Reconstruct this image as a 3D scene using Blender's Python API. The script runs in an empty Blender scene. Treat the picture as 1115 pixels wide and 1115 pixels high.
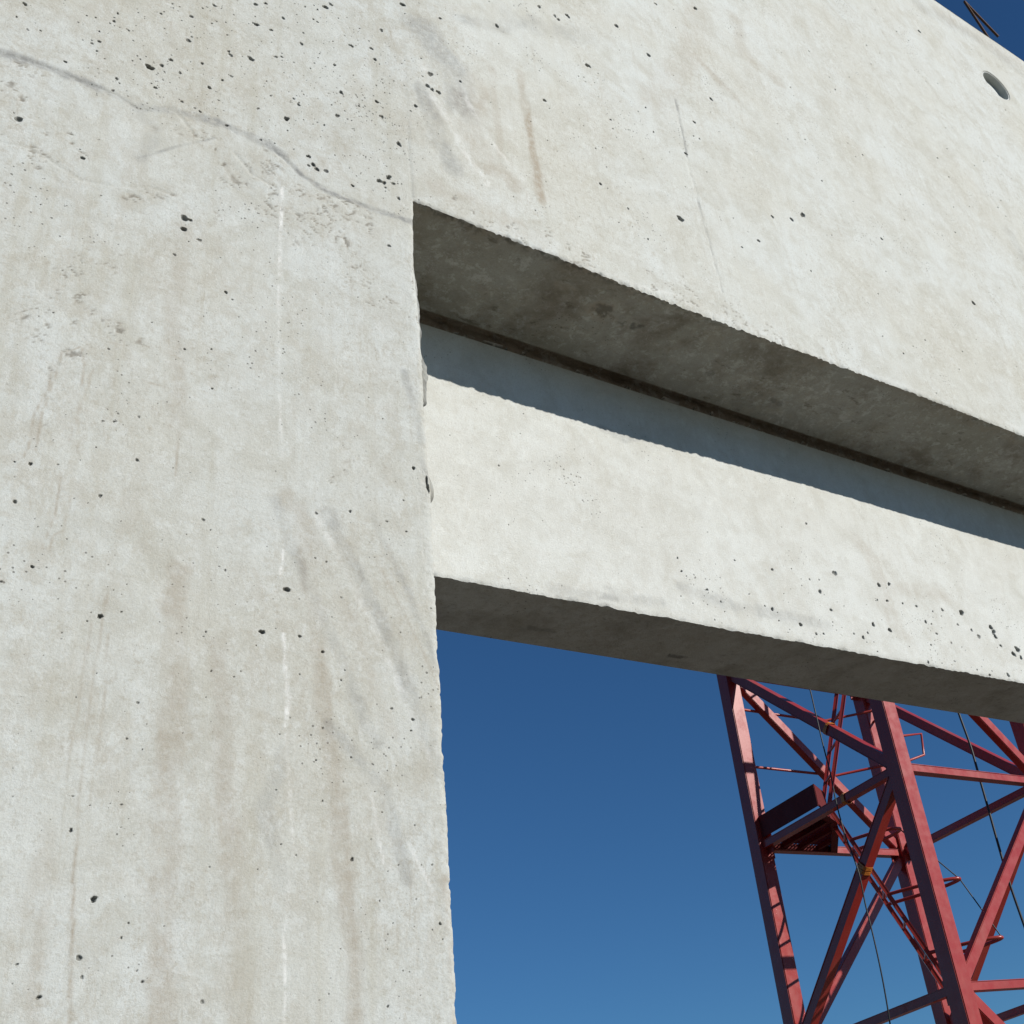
import bpy, bmesh, math, random
import numpy as np
from mathutils import Vector, Matrix

# measured positions in metres (wall plane x,z / mast local x,y,z)
WALL_PITS=[(0.0752,3.5911,0.00319),(0.0681,3.5503,0.00174),(0.0864,3.5292,0.00209),(0.1039,3.5396,0.00176),(0.1462,3.4859,0.00263),(0.2708,3.5568,0.00668),(0.2891,3.5745,0.00387),(0.3027,3.5996,0.00354),(0.3197,3.5746,0.00294),(0.2232,3.4943,0.00292),(0.1893,3.5713,0.00278),(0.1791,3.5589,0.00238),(0.2063,3.6411,0.00249),(0.1781,3.6306,0.00188),(0.1869,3.5979,0.00187),(0.2307,3.6326,0.00212),(0.2778,3.7166,0.00223),(0.3285,3.7464,0.00419),(0.3278,3.6736,0.00408),(0.3544,3.6248,0.00284),(0.3664,3.8098,0.00326),(0.4416,3.8706,0.00458),(0.4607,3.8884,0.00348),(0.4453,3.8077,0.00404),(0.4734,3.8108,0.00295),(0.4021,3.6824,0.00422),(0.3984,3.6909,0.00275),(0.4385,3.6967,0.00517),(0.4062,3.6225,0.00269),(0.3909,3.6015,0.00266),(0.3701,3.5666,0.0036),(0.2832,3.5093,0.00283),(0.2205,3.4607,0.0027),(0.3273,3.5004,0.00268),(0.3583,3.4925,0.00232),(0.4041,3.4833,0.00295),(0.4562,3.5621,0.00248),(0.4636,3.4789,0.00282),(0.0994,3.3096,0.00479),(0.3488,3.2162,0.00623),(0.3573,3.2162,0.00348),(0.3489,3.1904,0.0048),(0.3738,3.1769,0.00293),(0.3389,3.1266,0.00249),(0.1928,3.2734,0.00329),(0.4956,3.8662,0.0035),(0.581,3.9683,0.00498),(0.5927,3.987,0.00352),(0.533,3.8095,0.00348),(0.4841,3.7342,0.00311),(0.6352,3.8765,0.00444),(0.7033,3.9796,0.00392),(0.6865,3.8662,0.00351),(0.6792,3.8984,0.00303),(0.6001,3.7883,0.00308),(0.53,3.6197,0.00326),(0.5084,3.5657,0.00508),(0.6051,3.6341,0.00406),(0.6129,3.7095,0.00371),(0.6875,3.7288,0.0036),(0.6962,3.6881,0.0038),(0.7726,3.7683,0.00351),(0.812,3.9021,0.00583),(0.8034,3.8555,0.00469),(0.8137,3.8498,0.00418),(0.8286,3.8502,0.00525),(0.7313,3.6244,0.00519),(0.5506,3.484,0.00419),(0.5593,3.466,0.00417),(0.5662,3.4572,0.00501),(0.5835,3.4618,0.00421),(0.5508,3.4587,0.00311),(0.6878,3.4912,0.00532),(0.697,3.491,0.00445),(0.7069,3.5123,0.00517),(0.7159,3.4987,0.0036),(0.726,3.4622,0.00357),(0.6344,3.4491,0.00299),(0.7016,3.3191,0.00315),(0.8477,4.1305,0.00402),(1.0,4.2155,0.00463),(0.8853,3.9257,0.00356),(0.7559,4.1126,0.00554),(1.1351,4.3966,0.00507),(1.2228,4.4238,0.00559),(1.1805,4.3919,0.00479),(1.1904,4.3837,0.00411),(1.3863,4.5014,0.00634),(1.4825,4.4396,0.00679),(1.2604,4.2424,0.0064),(1.1087,4.0057,0.00453),(1.3025,4.0553,0.00325),(1.4657,3.7813,0.00826),(1.5979,4.2269,0.00518),(1.6879,4.3824,0.00591),(1.725,4.8398,0.00661),(1.5593,4.7355,0.00495),(1.2339,3.7813,0.00354),(1.3037,3.7333,0.00298),(1.538,4.0644,0.00454),(1.941,4.0377,0.00778),(1.8872,3.9918,0.00607),(1.8096,3.9632,0.00479),(1.7284,3.8317,0.00488),(1.6593,3.7748,0.00336),(1.9045,3.8011,0.00364),(0.42,3.079,0.00254),(0.4305,3.0672,0.00152),(0.3655,2.9358,0.00171),(0.4036,2.9503,0.00159),(0.4088,2.8724,0.00154),(0.1794,2.6042,0.0024),(0.1897,2.6675,0.00224),(0.2758,2.6379,0.00232),(0.4082,2.6307,0.00249),(0.3159,2.7097,0.00219),(0.3124,2.786,0.00198),(0.2816,2.7678,0.00179),(0.2631,2.8968,0.00188),(0.7304,2.8113,0.00316),(0.7103,2.7411,0.00169),(0.6217,2.6976,0.00239),(0.6811,2.6929,0.00196),(0.7129,2.681,0.00165),(0.527,2.5383,0.00396),(0.4944,2.4639,0.00322),(0.5464,2.4649,0.00221),(0.5791,2.4449,0.00251),(0.6063,2.5392,0.00147),(0.5843,2.597,0.00179),(0.5687,2.6811,0.00216),(0.6055,2.4034,0.00138),(0.2097,2.5116,0.00233),(0.1791,2.4839,0.0018),(0.2925,2.454,0.00333),(0.2519,2.4234,0.00114),(0.4416,2.5535,0.00163),(0.3957,2.469,0.00114),(0.3458,2.3388,0.00162),(0.4211,2.4521,0.00128),(0.4011,2.3029,0.00106),(0.7108,2.3535,0.00229),(0.7073,2.3358,0.00142),(0.2878,2.1703,0.00183),(0.2855,2.2114,0.00124),(0.319,2.0909,0.00356),(0.3105,2.026,0.00284),(0.3153,2.0052,0.00169),(0.276,1.9857,0.00216),(0.6187,2.1444,0.00246),(0.3574,2.0638,0.0012),(0.3512,2.0473,0.00128),(0.3769,1.9982,0.00166),(0.4417,1.9735,0.00241),(0.3703,2.0104,0.00098),(0.4419,2.1307,0.0011),(0.7381,2.06,0.0019),(0.6549,2.0903,0.00122),(0.6625,1.958,0.00138),(0.3381,2.2042,0.00107),(0.5797,2.2229,0.00125),(0.5795,2.3272,0.00158),(0.3558,2.2764,0.00112),(0.6189,2.2874,0.00132),(0.6792,2.3674,0.0017),(0.7072,2.1945,0.00133),(0.7302,2.1396,0.00131),(3.0504,5.6962,0.00824),(2.6562,4.0009,0.00695),(2.2807,4.1074,0.00432)]
BEAM_PITS=[(2.0112,3.0318,0.00677),(1.9402,2.9637,0.00591),(2.1689,3.0266,0.00644),(2.2107,3.0376,0.00523),(2.1841,2.9818,0.0032),(2.4845,2.9982,0.00839),(2.5978,2.9702,0.00716),(2.6035,2.9563,0.00786),(2.6049,2.9418,0.00641),(2.5285,2.9296,0.00557),(2.5047,2.9461,0.00416),(2.1044,2.8969,0.0055),(2.1621,2.8903,0.00496),(1.8452,2.8537,0.00446),(1.963,2.915,0.00411),(1.7929,2.9982,0.00399),(1.7631,2.8822,0.00437),(2.4027,2.9926,0.00409),(2.3163,2.9406,0.00427),(1.5727,2.8991,0.00335),(1.5072,2.9348,0.00255),(1.9528,3.1707,0.00313),(1.0641,3.1062,0.0023),(2.6891,2.9134,0.00869),(2.6639,2.895,0.00645),(2.6163,2.9142,0.00462),(2.6931,2.8875,0.0054),(2.6046,2.8204,0.00554),(2.5215,2.8093,0.00405),(2.2779,2.8139,0.00378),(2.0536,2.8517,0.00416),(2.3474,2.9093,0.00395),(2.3978,2.8892,0.00365),(2.451,2.9546,0.00377),(2.2976,2.9854,0.00397),(2.244,2.9843,0.00325),(1.8906,2.8359,0.00337),(1.9159,2.84,0.00284),(2.0235,2.8573,0.00265),(2.0752,2.8682,0.0033),(1.6761,2.9999,0.00247),(1.6069,2.8739,0.00233)]
WALL_MARKS=[(1,0.0038,0.85,[(0.502,3.37),(0.503,3.265),(0.505,3.154)]),(1,0.0025,0.55,[(0.504,3.132),(0.509,2.913)]),(1,0.0023,0.5,[(0.509,2.894),(0.516,2.769)]),(1,0.0028,0.9,[(0.522,2.603),(0.519,2.563)]),(1,0.0033,0.8,[(0.525,2.466),(0.529,2.409),(0.533,2.367),(0.53,2.326)]),(1,0.0024,0.45,[(0.53,2.313),(0.538,2.223),(0.543,2.15)]),(1,0.0022,0.7,[(0.539,2.114),(0.533,2.046),(0.534,1.991)]),(1,0.0016,0.4,[(0.534,1.981),(0.535,1.944)]),(1,0.0025,0.5,[(0.647,2.243),(0.662,2.141)]),(1,0.0026,0.5,[(0.698,2.167),(0.728,2.104),(0.726,2.055)]),(1,0.008,0.3,[(0.882,3.904),(0.939,3.768),(1.02,3.68)]),(1,0.0069,0.25,[(0.895,3.473),(1.065,3.466),(1.303,3.479),(1.408,3.496)]),(1,0.0083,0.15,[(1.406,3.486),(1.864,3.475),(2.663,3.494)]),(1,0.0016,0.3,[(0.736,2.757),(0.741,2.616),(0.75,2.551)]),(0,0.0125,0.9,[(1.049,4.072),(1.05,3.931),(1.055,3.79),(1.059,3.633)]),(0,0.0126,0.35,[(0.968,4.028),(0.966,3.91),(0.968,3.725)]),(0,0.0046,0.2,[(0.203,2.882),(0.195,2.803),(0.19,2.753),(0.186,2.674)]),(0,0.0012,0.75,[(0.228,2.887),(0.206,2.868),(0.197,2.829),(0.196,2.796),(0.185,2.752),(0.185,2.704),(0.181,2.677)]),(0,0.0012,0.75,[(0.205,2.861),(0.202,2.826),(0.196,2.771),(0.193,2.746),(0.192,2.691)]),(0,0.0014,0.7,[(0.228,2.884),(0.236,2.852),(0.233,2.8),(0.237,2.752),(0.243,2.69)]),(0,0.0014,0.6,[(0.246,2.852),(0.241,2.803),(0.23,2.718)]),(0,0.0013,0.75,[(0.227,2.655),(0.226,2.596),(0.22,2.558),(0.216,2.536)]),(0,0.0013,0.7,[(0.24,2.629),(0.239,2.573),(0.228,2.564),(0.225,2.531)]),(0,0.0014,0.7,[(0.367,2.776),(0.367,2.726),(0.366,2.696)]),(0,0.0015,0.7,[(0.32,2.852),(0.337,2.853),(0.356,2.851)]),(0,0.0015,0.7,[(0.24,2.913),(0.262,2.911),(0.28,2.909)]),(2,0.0027,0.5,[(0.27,3.318),(0.323,3.376),(0.387,3.438)]),(0,0.0021,0.75,[(0.298,2.498),(0.293,2.351),(0.293,2.22),(0.297,2.111),(0.309,1.957)]),(0,0.0016,0.75,[(0.284,2.441),(0.28,2.313),(0.277,2.23)]),(0,0.0017,0.65,[(0.304,2.431),(0.309,2.304),(0.305,2.198)]),(0,0.0179,0.5,[(0.383,2.543),(0.387,2.299),(0.391,2.112),(0.396,1.952)]),(0,0.0137,0.5,[(0.549,2.675),(0.571,2.458),(0.606,2.189),(0.618,1.94)]),(0,0.0055,0.6,[(0.612,2.214),(0.62,1.94)]),(0,0.0087,0.65,[(0.745,2.117),(0.753,2.019),(0.755,1.932)]),(0,0.0149,0.42,[(0.441,2.438),(0.463,2.182),(0.485,1.947)]),(0,0.009,0.3,[(0.256,2.069),(0.267,2.174),(0.277,1.959)]),(0,0.016,0.3,[(0.349,3.188),(0.348,3.024),(0.36,2.791)]),(0,0.0149,0.35,[(0.528,2.703),(0.55,2.625),(0.577,2.583)]),(0,0.026,0.45,[(0.881,3.887),(0.893,3.741),(0.995,3.651)]),(0,0.0515,0.3,[(1.731,4.816),(1.615,4.49),(1.458,4.226)]),(0,0.0205,0.5,[(1.665,4.559),(1.735,4.509),(1.793,4.463)]),(0,0.0313,0.3,[(1.898,4.919),(1.89,4.725),(2.029,4.683)]),(0,0.0418,0.25,[(1.852,2.868),(1.903,2.805),(1.998,2.774)]),(2,0.0118,0.8,[(0.057,3.448),(0.089,3.453),(0.135,3.454),(0.182,3.455),(0.224,3.451),(0.261,3.438),(0.317,3.467),(0.393,3.482),(0.474,3.475),(0.507,3.459)]),(2,0.0085,0.85,[(0.499,3.467),(0.541,3.423),(0.592,3.406),(0.662,3.403),(0.717,3.406),(0.754,3.407)]),(2,0.0127,0.3,[(0.134,3.458),(0.246,3.448),(0.292,3.405),(0.27,3.322)]),(2,0.0413,0.5,[(0.802,4.062),(0.864,3.973),(0.888,3.829)]),(2,0.0249,0.5,[(0.796,3.832),(0.816,3.695),(0.853,3.616)]),(0,0.0343,0.5,[(0.93,3.952),(0.906,3.779),(0.931,3.674)]),(1,0.0103,0.32,[(0.796,3.926),(0.813,3.843),(0.846,3.772),(0.879,3.688),(0.927,3.614)]),(0,0.0292,0.35,[(0.799,3.544),(0.899,3.529),(1.026,3.51)]),(2,0.0215,0.4,[(0.898,4.168),(0.997,4.206),(1.108,4.319)]),(2,0.0371,0.28,[(1.054,4.285),(1.189,4.329),(1.278,4.374)]),(2,0.0107,0.34,[(0.508,2.69),(0.578,2.505),(0.656,2.311)]),(2,0.0134,0.42,[(0.591,2.685),(0.681,2.475),(0.757,2.264)]),(0,0.0023,0.5,[(0.67,2.602),(0.718,2.497),(0.755,2.409)]),(2,0.0071,0.34,[(0.657,2.701),(0.713,2.561),(0.756,2.432)]),(1,0.0067,0.3,[(0.57,2.68),(0.66,2.488),(0.738,2.29)]),(0,0.0102,0.3,[(0.549,2.691),(0.625,2.482),(0.684,2.328)]),(2,0.0093,0.35,[(0.591,2.333),(0.668,2.244),(0.69,2.116)]),(2,0.0119,0.25,[(0.529,2.286),(0.507,2.209),(0.532,2.114)]),(2,0.0093,0.45,[(0.722,3.018),(0.736,2.951),(0.741,2.872)]),(2,0.0088,0.4,[(0.739,2.833),(0.754,2.799)]),(2,0.0036,0.8,[(1.545,4.29),(1.543,4.167),(1.539,4.054)]),(2,0.0041,0.7,[(1.543,3.898),(1.544,3.814),(1.548,3.767)]),(2,0.0025,0.6,[(1.548,3.767),(1.55,3.656),(1.551,3.57)]),(2,0.0332,0.35,[(3.083,4.522),(3.097,4.389)]),(2,0.0548,0.25,[(3.14,5.948),(3.521,6.0),(3.866,5.972)]),(0,0.0476,0.3,[(3.28,6.009),(3.591,6.018),(3.885,6.013)])]
BEAM_MARKS=[(2,0.0135,0.5,[(1.158,2.825),(1.245,2.823),(1.435,2.843)]),(2,0.0183,0.38,[(1.493,2.889),(1.646,2.869),(1.933,2.868)]),(0,0.0317,0.35,[(2.137,3.155),(2.185,3.093),(2.174,2.963),(2.198,2.885)]),(0,0.0273,0.25,[(2.177,3.02),(2.362,3.041),(2.437,3.04)]),(2,0.0094,0.3,[(1.294,2.851),(1.363,2.845)]),(1,0.0108,0.3,[(0.917,2.794),(1.156,2.802),(1.629,2.794)]),(2,0.0123,0.4,[(1.346,3.295),(1.408,3.281),(1.477,3.302)])]
SEAM=[(0.02, 3.443), (0.057, 3.448), (0.135, 3.454), (0.224, 3.451), (0.261, 3.438), (0.317, 3.467), (0.393, 3.482), (0.474, 3.475), (0.541, 3.423), (0.662, 3.403), (0.754, 3.407)]
RIDGE=[[(0.083, 3.246), (0.118, 3.256), (0.158, 3.24), (0.198, 3.222), (0.249, 3.237), (0.295, 3.26), (0.33, 3.261)], [(0.325, 3.462), (0.358, 3.421), (0.373, 3.425)], [(0.419, 3.42), (0.452, 3.379), (0.493, 3.365)], [(1.545, 4.29), (1.539, 4.054), (1.544, 3.814), (1.551, 3.57)]]
CABLE_ONE=[(-0.05, 0.642, 5.371), (-0.05, 0.631, 5.17), (-0.05, 0.633, 5.032), (-0.05, 0.633, 4.904), (-0.05, 0.634, 4.681), (-0.05, 0.624, 4.496), (-0.05, 0.635, 4.344), (-0.05, 0.638, 4.186), (-0.05, 0.621, 3.975), (-0.05, 0.585, 3.797), (-0.05, 0.577, 3.683), (-0.05, 0.591, 3.509), (-0.05, 0.584, 3.319), (-0.05, 0.59, 3.049), (-0.05, 0.61, 2.82), (-0.05, 0.637, 2.626)]
CABLE_TWO=[(1.202, 0.3, 5.296), (1.217, 0.3, 4.93), (1.243, 0.3, 4.679), (1.231, 0.3, 4.423), (1.223, 0.3, 4.161), (1.21, 0.3, 3.871), (1.203, 0.3, 3.556), (1.226, 0.3, 3.273), (1.246, 0.3, 2.992)]
LOW=[(0.718, 0.782, 3.015), (0.385, 1.115, 4.245)]
UPL=[(0.685, 1.065, 5.404), (0.543, 1.207, 4.842)]
UPR=[(0.542, 0.858, 5.271), (0.383, 1.017, 4.669)]
TIPS=[(0.804, 0.196, 3.155), (0.681, 0.319, 3.608), (0.452, 0.548, 4.051)]
HU=[(0.551, 0.35, 4.719), (0.748, 0.35, 4.754), (0.711, 0.35, 4.576), (0.526, 0.35, 4.515)]
REBAR=[(3.668, 1.53, 6.415), (3.739, 1.53, 6.189), (3.854, 1.53, 6.279)]
CAMAX=[(0.767607, -0.610553, -0.194948), (-0.204153, -0.521246, 0.828628), (0.607537, 0.596261, 0.524759)]

rng = np.random.default_rng(7)
sc = bpy.context.scene
COL = sc.collection
G = 1.6                      # camera height above the ground

# ------------------------------------------------------------------ noise
def _hash(ix, iy, seed):
    n = (ix.astype(np.int64) * 374761393 + iy.astype(np.int64) * 668265263 + seed * 1442695041) & 0xffffffff
    n = ((n ^ (n >> 13)) * 1274126177) & 0xffffffff
    n = n ^ (n >> 16)
    return (n & 0xffff) / 65535.0 * 2 - 1

def vnoise(x, y, seed=0):
    x = np.asarray(x, float); y = np.asarray(y, float)
    x, y = np.broadcast_arrays(x, y)
    ix = np.floor(x); iy = np.floor(y)
    fx = x - ix; fy = y - iy
    fx = fx * fx * fx * (fx * (fx * 6 - 15) + 10); fy = fy * fy * fy * (fy * (fy * 6 - 15) + 10)
    a = _hash(ix, iy, seed); b = _hash(ix + 1, iy, seed)
    c = _hash(ix, iy + 1, seed); d = _hash(ix + 1, iy + 1, seed)
    return (a * (1 - fx) + b * fx) * (1 - fy) + (c * (1 - fx) + d * fx) * fy

def fbm(x, y, o=4, seed=0):
    s = 0; a = 1; t = 0
    for i in range(o):
        ang = .6 * i
        xr = x * math.cos(ang) - y * math.sin(ang); yr = x * math.sin(ang) + y * math.cos(ang)
        s = s + a * vnoise(xr * 2 ** i + 17.3 * i, yr * 2 ** i - 9.1 * i, seed + i * 31)
        t += a; a *= .5
    return s / t * 1.5

def sstep(a, b, x):
    t = np.clip((x - a) / (b - a), 0, 1); return t * t * (3 - 2 * t)

def dpoly(x, z, pts):
    best = np.full(x.shape, 1e9)
    for (x0, z0), (x1, z1) in zip(pts[:-1], pts[1:]):
        dx, dz = x1 - x0, z1 - z0
        t = np.clip(((x - x0) * dx + (z - z0) * dz) / (dx * dx + dz * dz + 1e-12), 0, 1)
        best = np.minimum(best, np.hypot(x - x0 - t * dx, z - z0 - t * dz))
    return best

# ------------------------------------------------------------------ objects
def tag(o, label=None, cat=None, group=None, kind=None):
    if label: o['label'] = label
    if cat: o['category'] = cat
    if group: o['group'] = group
    if kind: o['kind'] = kind
    return o

def empty(name, loc, rz=0, **k):
    o = bpy.data.objects.new(name, None); COL.objects.link(o)
    o.location = loc; o.rotation_euler = (0, 0, rz); o.empty_display_size = .2
    return tag(o, **k)

def mesh_obj(name, me, mat, parent=None, smooth=False):
    o = bpy.data.objects.new(name, me); COL.objects.link(o)
    if mat: me.materials.append(mat)
    if parent is not None: o.parent = parent
    if smooth: me.polygons.foreach_set('use_smooth', [True] * len(me.polygons))
    return o

def np_mesh(name, V, Q, attr=None, smooth=True):
    me = bpy.data.meshes.new(name)
    V = np.asarray(V, np.float32); Q = np.asarray(Q, np.int32)
    me.vertices.add(len(V)); me.vertices.foreach_set('co', V.ravel())
    me.loops.add(Q.size); me.loops.foreach_set('vertex_index', Q.ravel())
    me.polygons.add(len(Q)); me.polygons.foreach_set('loop_start', np.arange(0, Q.size, 4, dtype=np.int32))
    me.polygons.foreach_set('use_smooth', np.full(len(Q), smooth))
    me.update(calc_edges=True)
    if attr is not None:
        at = me.attributes.new('mark', 'FLOAT_COLOR', 'POINT')
        at.data.foreach_set('color', np.asarray(attr, np.float32).ravel())
    return me

# ------------------------------------------------------------------ node helper
class NT:
    def __init__(self, name):
        self.m = bpy.data.materials.new(name); self.m.use_nodes = True
        self.t = self.m.node_tree; self.n = self.t.nodes; self.l = self.t.links
        self.b = self.n['Principled BSDF']; self.out = self.n['Material Output']
    def node(self, typ, **k):
        x = self.n.new(typ)
        for a, v in k.items(): setattr(x, a, v)
        return x
    def put(self, sock, v):
        if isinstance(v, bpy.types.NodeSocket): self.l.new(v, sock)
        else: sock.default_value = v
    def math(self, op, a, b=0., c=None, clamp=False):
        x = self.node('ShaderNodeMath', operation=op, use_clamp=clamp)
        self.put(x.inputs[0], a); self.put(x.inputs[1], b)
        if c is not None: self.put(x.inputs[2], c)
        return x.outputs[0]
    def mix(self, f, a, b, blend='MIX'):
        x = self.node('ShaderNodeMix', data_type='RGBA', blend_type=blend)
        self.put(x.inputs[0], f)
        for s, v in ((x.inputs[6], a), (x.inputs[7], b)):
            self.put(s, v if isinstance(v, bpy.types.NodeSocket) else (v[0], v[1], v[2], 1))
        return x.outputs[2]
    def ramp(self, f, a, b, lo=0., hi=1., smooth=True):
        x = self.node('ShaderNodeMapRange', interpolation_type='SMOOTHSTEP' if smooth else 'LINEAR')
        self.put(x.inputs[0], f); self.put(x.inputs[1], a); self.put(x.inputs[2], b)
        self.put(x.inputs[3], lo); self.put(x.inputs[4], hi)
        return x.outputs[0]
    def coord(self, scale=(1, 1, 1), off=(0, 0, 0)):
        tc = self.node('ShaderNodeTexCoord'); mp = self.node('ShaderNodeMapping')
        mp.inputs['Scale'].default_value = scale; mp.inputs['Location'].default_value = off
        self.l.new(tc.outputs['Object'], mp.inputs[0]); return mp.outputs[0]
    def noise(self, scale, detail=4, rough=.55, vec=None, dist=0.):
        x = self.node('ShaderNodeTexNoise'); x.inputs['Scale'].default_value = scale
        x.inputs['Detail'].default_value = detail; x.inputs['Roughness'].default_value = rough
        x.inputs['Distortion'].default_value = dist
        self.l.new(vec if vec is not None else self.coord(), x.inputs['Vector'])
        return x.outputs[0]
    def bump(self, h, strength, dist, normal=None):
        x = self.node('ShaderNodeBump'); x.inputs['Strength'].default_value = strength
        x.inputs['Distance'].default_value = dist; self.l.new(h, x.inputs['Height'])
        if normal is not None: self.l.new(normal, x.inputs['Normal'])
        return x.outputs[0]

def concrete(name, light, warm, marks=True, dirt=.0, streak=1., tonex=None, grit=1.):
    t = NT(name)
    n1 = t.ramp(t.noise(2.3, 5, .6), .35, .68)
    col = t.mix(n1, light, warm)
    n2 = t.noise(11, 6, .65, dist=.6)                       # cloudy mottling
    col = t.mix(t.ramp(n2, .40, .70, 0, .55), col, tuple(c * k for c, k in zip(warm, (.80, .78, .74))))
    n2b = t.noise(26, 5, .7, t.coord(off=(7, 3, 1)), dist=.4)
    col = t.mix(t.ramp(n2b, .52, .72, 0, .45), col, tuple(min(1, c * 1.13) for c in light))
    st = t.noise(1., 6, .62, t.coord((17, 17, .9)))          # water streaks, run down the face
    pm_ = 1.
    if tonex:
        sx0 = t.node('ShaderNodeSeparateXYZ'); t.l.new(t.coord(), sx0.inputs[0]); pm_ = t.ramp(sx0.outputs[0], .66, 1.0, 1., .38)
    mm = t.ramp(t.noise(24, 8, .78, t.coord((1, 1, .7), (3, 3, 8)), dist=.3), .47, .56, 0, .40 * grit)
    mm = t.math('MULTIPLY', mm, t.ramp(t.noise(3.2, 4, .6, t.coord(off=(5, 0, 2))), .38, .58, .15, 1.))
    col = t.mix(t.math('MULTIPLY', mm, pm_), col, (.435, .405, .335))
    m2 = t.ramp(t.noise(31, 8, .78, t.coord((1, 1, .7), (9, 3, 1)), dist=.3), .53, .60, 0, .38 * grit)
    col = t.mix(t.math('MULTIPLY', m2, pm_), col, (.64, .66, .63))
    col = t.mix(t.math('MULTIPLY', t.ramp(st, .50, .72, 0, .42 * streak), pm_), col, (warm[0] * .80, warm[1] * .76, warm[2] * .68))
    st2 = t.noise(1., 4, .6, t.coord((55, 55, 3.), (3, 1, 9)))
    col = t.mix(t.ramp(st2, .56, .74, 0, .22 * streak), col, (warm[0] * .78, warm[1] * .74, warm[2] * .68))
    sp = t.noise(300, 3, .7)                                 # sand grain
    col = t.mix(t.ramp(sp, .52, .74, 0, .42), col, tuple(c * .62 for c in warm))
    col = t.mix(t.ramp(sp, .45, .29, 0, .30), col, tuple(min(1, c * 1.22) for c in light))
    sp2 = t.noise(120, 4, .75, t.coord(off=(5, 5, 5)))
    col = t.mix(t.ramp(sp2, .55, .72, 0, .50), col, tuple(c * k for c, k in zip(warm, (.72, .69, .63))))
    vo = t.node('ShaderNodeTexVoronoi'); vo.inputs['Scale'].default_value = 95; vo.inputs['Randomness'].default_value = 1
    wv = t.node('ShaderNodeMixRGB'); 
    t.l.new(t.coord(), vo.inputs['Vector'])
    vn = t.noise(5, 3, .6, t.coord(off=(2, 9, 4)))
    thr = t.ramp(vn, .44, .72, 0., .20)
    pin = t.math('LESS_THAN', vo.outputs['Distance'], thr)   # pin holes: grime and the shade inside them, painted dark
    col = t.mix(t.math('MULTIPLY', pin, .75), col, (.12, .115, .10))
    gm = t.ramp(t.noise(4.5, 5, .65, t.coord((1, 1, .45), (8, 2, 6))), .36, .62)
    g1 = t.ramp(t.noise(75, 7, .82, t.coord(off=(1, 8, 3))), .50, .66, 0, .62 * grit)
    col = t.mix(t.math('MULTIPLY', g1, gm), col, (.36, .325, .255))
    g2 = t.ramp(t.noise(1, 7, .75, t.coord((110, 110, 14), (2, 4, 4))), .54, .70, 0, .5 * grit)
    col = t.mix(t.math('MULTIPLY', g2, gm), col, (.37, .33, .26))
    g3 = t.ramp(t.noise(48, 6, .8, t.coord(off=(6, 1, 2))), .52, .68, 0, .42 * grit)
    col = t.mix(t.math('MULTIPLY', g3, gm), col, (.68, .69, .66))
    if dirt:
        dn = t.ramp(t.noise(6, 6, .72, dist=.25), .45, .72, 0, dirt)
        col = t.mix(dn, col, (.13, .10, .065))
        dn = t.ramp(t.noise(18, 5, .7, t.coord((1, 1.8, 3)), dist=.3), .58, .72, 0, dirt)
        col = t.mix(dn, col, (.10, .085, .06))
    if marks:
        at = t.node('ShaderNodeAttribute', attribute_name='mark')
        se = t.node('ShaderNodeSeparateColor'); t.l.new(at.outputs['Color'], se.inputs[0])
        brk = t.ramp(t.noise(70, 5, .7), .30, .62, .35, 1.)
        brk2 = t.ramp(t.noise(38, 5, .75, t.coord(off=(1, 2, 3))), .38, .60, .1, 1.)
        col = t.mix(t.math('MULTIPLY', se.outputs[0], brk), col, (.355, .305, .235))
        col = t.mix(t.math('MULTIPLY', se.outputs[2], brk), col, (.235, .235, .225))
        col = t.mix(t.math('MULTIPLY', se.outputs[1], brk2), col, (.82, .82, .79))
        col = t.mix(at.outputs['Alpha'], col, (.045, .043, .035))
    if tonex:
        sx = t.node('ShaderNodeSeparateXYZ'); t.l.new(t.coord(), sx.inputs[0])
        k = t.ramp(sx.outputs[0], tonex[0], tonex[1], tonex[2], 1.)
        cc = t.node('ShaderNodeCombineColor')
        for i in range(3): t.l.new(k, cc.inputs[i])
        col = t.mix(1., col, cc.outputs[0], 'MULTIPLY')
    t.l.new(col, t.b.inputs['Base Color'])
    t.b.inputs['Roughness'].default_value = .88
    t.b.inputs['Specular IOR Level'].default_value = .25
    h = t.math('MULTIPLY_ADD', t.noise(210, 5, .8), .9, t.math('MULTIPLY', t.noise(34, 4, .65), .35))
    h = t.math('SUBTRACT', h, t.math('MULTIPLY', pin, .8))
    t.l.new(t.bump(h, .8, .0016), t.b.inputs['Normal'])
    return t.m

def paint(name, base, rough=.42, worn=(.2, .09, .06), spec=.5, dust=.22):
    t = NT(name)
    n = t.noise(9, 6, .65)
    col = t.mix(t.ramp(n, .38, .7, 0, .30), base, tuple(c * .78 for c in base))
    col = t.mix(t.ramp(t.noise(3, 6, .7, t.coord((1, 1, .4), (4, 4, 4))), .40, .80, 0, dust), col, (.40, .26, .18))
    col = t.mix(t.ramp(t.noise(75, 4, .7), .66, .74, 0, .8), col, worn)
    t.l.new(col, t.b.inputs['Base Color'])
    t.l.new(t.ramp(t.noise(14, 4), .3, .7, rough - .03, rough + .07), t.b.inputs['Roughness'])
    t.b.inputs['Specular IOR Level'].default_value = spec
    t.l.new(t.bump(t.noise(60, 4, .6), .15, .0012), t.b.inputs['Normal'])
    return t.m

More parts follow.
